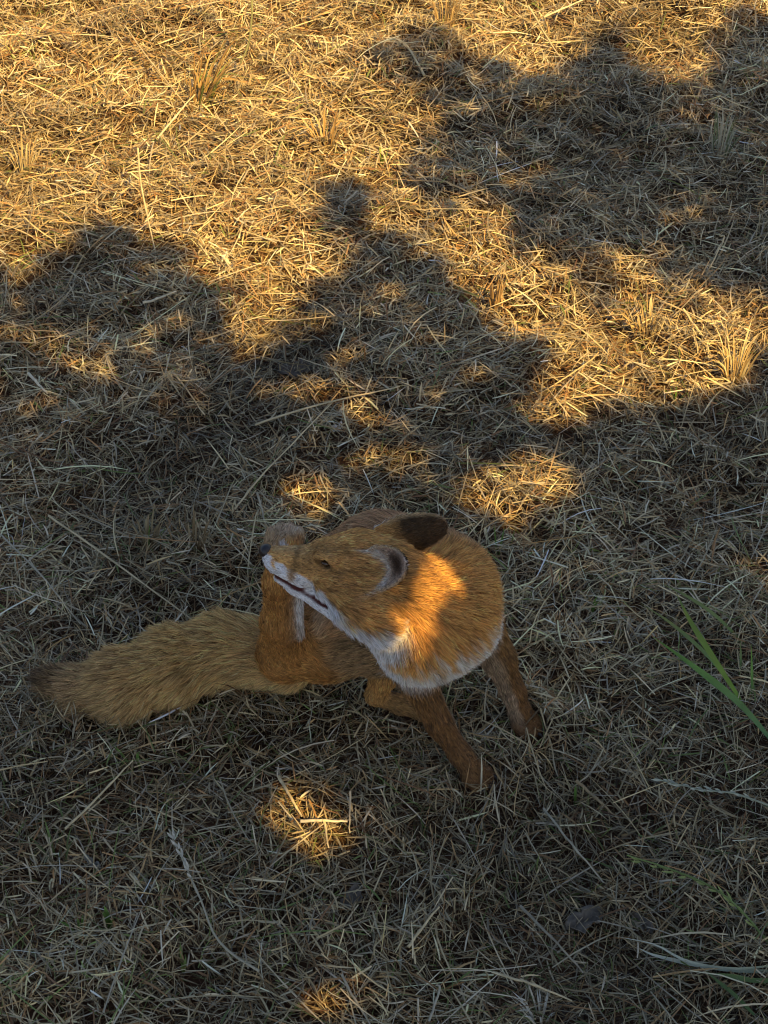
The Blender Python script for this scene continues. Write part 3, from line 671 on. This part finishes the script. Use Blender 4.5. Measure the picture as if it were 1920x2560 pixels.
tuft('bright broad green shoot at lower left', 278, 2310, 3, .045, .012, (.2, 0, 0), (.004, .006), [(.13, .22, .05)], 'grass_shoot', 'grass', gg, 0)
tuft('green shoot near the lower left corner, left of the broad one', 196, 2320, 4, .045, .014, (-.1, 0, 0), (.003, .004), GRN, 'grass_shoot', 'grass', gg, .1)
tuft('pair of upright green shoots below the small broken seed stalk', 458, 2420, 3, .055, .010, (.05, 0, 0), (.003, .005), GRN, 'grass_shoot', 'grass', gg, 0)
tuft('single upright green blade right of the near forepaw', 1440, 2010, 2, .05, .006, (.02, 0, 0), (.003, .004), GRN, 'grass_shoot', 'grass', gg, 0)
tuft('upright green shoot in the shade right of the fox back', 1475, 1540, 2, .055, .008, (.25, 0, 0), (.0032, .0042), GRN, 'grass_shoot', 'grass', gg, 0)
tuft('small green shoot in the sun at the upper left edge', 85, 160, 5, .04, .015, (0, 0, 0), (.002, .0035), [(.2, .26, .06)], 'grass_shoot', 'grass', gg, .1)
tuft('bright green shoot at the edge of the upper right shade', 955, 400, 4, .05, .012, (.25, 0, 0), (.002, .0035), [(.24, .32, .06)], 'grass_shoot', 'grass', gg, .1)
tuft('green shoot in the shade below the bright band', 1690, 1010, 4, .05, .015, (.05, 0, 0), (.002, .003), GRN, 'grass_shoot', 'grass', gg, .1)
tuft('green shoot pressed against the fox back', 1245, 1395, 4, .05, .015, (.05, .1, 0), (.002, .0035), GRN, 'grass_shoot', 'grass', gg, .1)
# the big green clump at the right edge, blade by blade
rb = gz(at(1945, 1870), 0); big = empty('grass_clump', tuple(rb)); bpy.context.view_layer.update()
tag(big, 'clump of long broad green blades leaning in from the right edge', 'grass', gg)
G1, G2 = (.10, .20, .07), (.18, .30, .05)
for pts, w, a, b in (([(1945, 1870, .0), (1850, 1760, .10), (1740, 1670, .13), (1632, 1592, .12)], .0085, (.09, .17, .08), G2), ([(1865, 1770, .0), (1800, 1670, .08), (1730, 1560, .12), (1690, 1482, .13)], .0075, G2, (.16, .2, .05)),
                     ([(1850, 1740, .0), (1770, 1640, .07), (1680, 1560, .10), (1600, 1508, .10)], .0050, G1, (.2, .2, .07)), ([(1870, 1620, .0), (1790, 1540, .06), (1720, 1492, .08), (1652, 1458, .08)], .0050, (.12, .18, .06), (.2, .22, .08)),
                     ([(1880, 1750, .0), (1880, 1690, .04), (1878, 1610, .075)], .0035, G1, G2), ([(1850, 1690, .0), (1852, 1640, .03), (1850, 1600, .05)], .0030, G1, (.2, .2, .08))):
    blade_mesh([at(x, y, z) for x, y, z in pts], w * 1.1, a, 'blade', big, 14, .4, b, .4)
# flat long blades lying bottom right
bw = gz(at(1760, 2405), 0); fb = empty('grass_plant', tuple(bw)); bpy.context.view_layer.update()
tag(fb, 'long flat bluish blade lying across the lower right edge', 'grass', gg)
blade_mesh([gz(at(x, y, .03), .03) for x, y in ((1960, 2418), (1840, 2412), (1740, 2398), (1640, 2378), (1600, 2360))], .0052, (.20, .24, .16), 'leaf', fb, 14, .4, (.5, .5, .4), .3)
blade_mesh([gz(at(x, y, .035), .035) for x, y in ((1960, 2400), (1840, 2408), (1720, 2390), (1640, 2350), (1545, 2330))], .003, (.24, .26, .16), 'leaf', fb, 14, .4, (.5, .5, .4), .3)
gb = gz(at(1860, 2470), 0); fb2 = empty('grass_plant', tuple(gb)); bpy.context.view_layer.update()
tag(fb2, 'dark green blade below the bluish one at the lower right edge', 'grass', gg)
blade_mesh([gz(at(x, y, .03), .03) for x, y in ((1890, 2520), (1840, 2470), (1800, 2440), (1765, 2410))], .005, (.1, .15, .05), 'leaf', fb2, 10, .4, (.12, .17, .06), .3)
blade_mesh([gz(at(x, y, .03), .03) for x, y in ((1940, 2440), (1880, 2436), (1830, 2425), (1780, 2420))], .006, (.1, .15, .05), 'leaf', fb2, 10, .4, (.12, .17, .06), .3)
# seed heads
def seed_stalk(label, pix, r, colr, head_from, nsp, spl, colh, group='seed stalks lying in the shade'):
    c = gz(at(*pix[0][:2]), 0); root = empty('seed_stalk', tuple(c)); bpy.context.view_layer.update(); tag(root, label, 'seed stalk', group)
    stalk('stem', None, None, pix, r, colr, parent=root)
    P = smooth_line([gz(at(a, b, z), z + .010) for a, b, z in pix], 60); T = unit(np.gradient(P, axis=0))
    for q in range(nsp):
        i = int(np.interp(q, [0, nsp - 1], [head_from * 59, 58])); sdv = unit(np.cross(T[i], [0, 0, 1])) * (1 if q % 2 else -1)
        i = int(np.clip(i + rng.integers(-2, 3), 0, 59)); l_ = spl * rng.uniform(.6, 1.25); e = P[i] + T[i] * l_ + sdv * l_ * rng.uniform(.08, .45) + np.array([0, 0, l_ * rng.uniform(-.1, .3)])
        blade_mesh([P[i], (P[i] + e) / 2 + sdv * .0008, e], .0030, colh, 'spikelet', root, 5, .5, np.array(colh) * 1.2)
seed_stalk('pale broken seed stalk slanting through the lower left shade', [(648, 2440, .02), (555, 2368, .03), (510, 2270, .034), (468, 2180, .036), (425, 2082, .04)], .0013, (.42, .37, .26), .68, 12, .011, (.50, .45, .34))
seed_stalk('bluish seed stalk crossing the right edge below the green clump', [(1960, 2040, .02), (1840, 1990, .04), (1740, 1968, .045), (1640, 1944, .045)], .0011, (.33, .34, .24), .2, 17, .011, (.38, .38, .28))
seed_stalk('yellow green seed stalk curving down the lower right shade', [(1940, 2400, .01), (1890, 2325, .03), (1800, 2240, .045), (1690, 2180, .05), (1568, 2142, .05)], .0013, (.17, .22, .07), .3, 18, .013, (.24, .27, .09))
# dead leaves and flakes
leafd = material('dead_leaf', .85, .12, attr='tint', transl=.1)
def dead_leaf(label, px, py, ln, w, rot, colr, curl=.25, name='dead_leaf', cat='leaf', z=.024):
    z -= .013; c = gz(at(px, py, z), z); nu, nv = 11, 7; u, v = np.meshgrid(np.linspace(0, 1, nu), np.linspace(-1, 1, nv), indexing='ij')
    hw = w / 2 * np.sin(np.pi * np.clip(u * .94 + .03, 0, 1)) ** .6 * (1 + .28 * np.sin(u * 13 + px) + .15 * np.sin(u * 29 + py) * np.sign(v))
    X_, Y_ = (u - .5) * ln, v * hw; Z_ = np.abs(v) ** 1.6 * w * curl + ((u - .5) ** 2) * ln * curl + .0035 * np.sin(u * 11 + v * 4 + px) + .002 * np.sin(v * 7 - u * 6) - .0016 * (np.abs(v) < .1) + np.sin(np.abs(v) * 9 + u * 16) * .0006
    ca, sa = math.cos(rot), math.sin(rot)
    V = np.stack([c[0] + X_ * ca - Y_ * sa, c[1] + X_ * sa + Y_ * ca, c[2] + Z_], -1).reshape(-1, 3)
    i, j = np.meshgrid(np.arange(nu - 1), np.arange(nv - 1), indexing='ij'); b = (i * nv + j).ravel()
    cc = np.array(colr)[None] * np.exp(rng.normal(0, .1, (nu * nv, 1))) * np.where(np.abs(v.reshape(-1, 1)) < .1, .75, 1)
    o = mesh_np(name, V, np.stack([b, b + nv, b + nv + 1, b + 1], 1), leafd, cc)
    sm = o.modifiers.new('thickness', 'SOLIDIFY'); sm.thickness = .0006
    tag(o, label, cat, 'dead leaves lying in the cut grass'); return o
dead_leaf('curled grey dead leaf half sunk in the grass at lower right', 1462, 2296, .052, .028, .5, (.17, .145, .115))
dead_leaf('smaller grey dead leaf right of the curled one', 1606, 2300, .034, .018, -.9, (.17, .145, .115))
dead_leaf('flat grey dead leaf below the sunlit patch before the fox', 880, 2252, .034, .022, 1.0, (.15, .13, .105), .15)
dead_leaf('flat grey dead leaf on the central shadow', 738, 918, .055, .045, .2, (.13, .11, .09), .1)
dead_leaf('small grey green leaf just right of the far forepaw', 1372, 1762, .022, .013, .1, (.26, .30, .25), .2)
dead_leaf('small whitish curled flake in the shade beyond the fox', 842, 1078, .020, .012, .4, (.72, .70, .66), .5)
dead_leaf('pale grey leaf flake left of the broken seed stalk', 228, 2145, .030, .008, -.7, (.25, .24, .2), .2)
dead_leaf('broad pale dry grass leaf slanting in the left shade above the tail', 468, 1445, .060, .008, .75, (.40, .39, .33), .2)
print('done', round(time.time() - T0, 1))
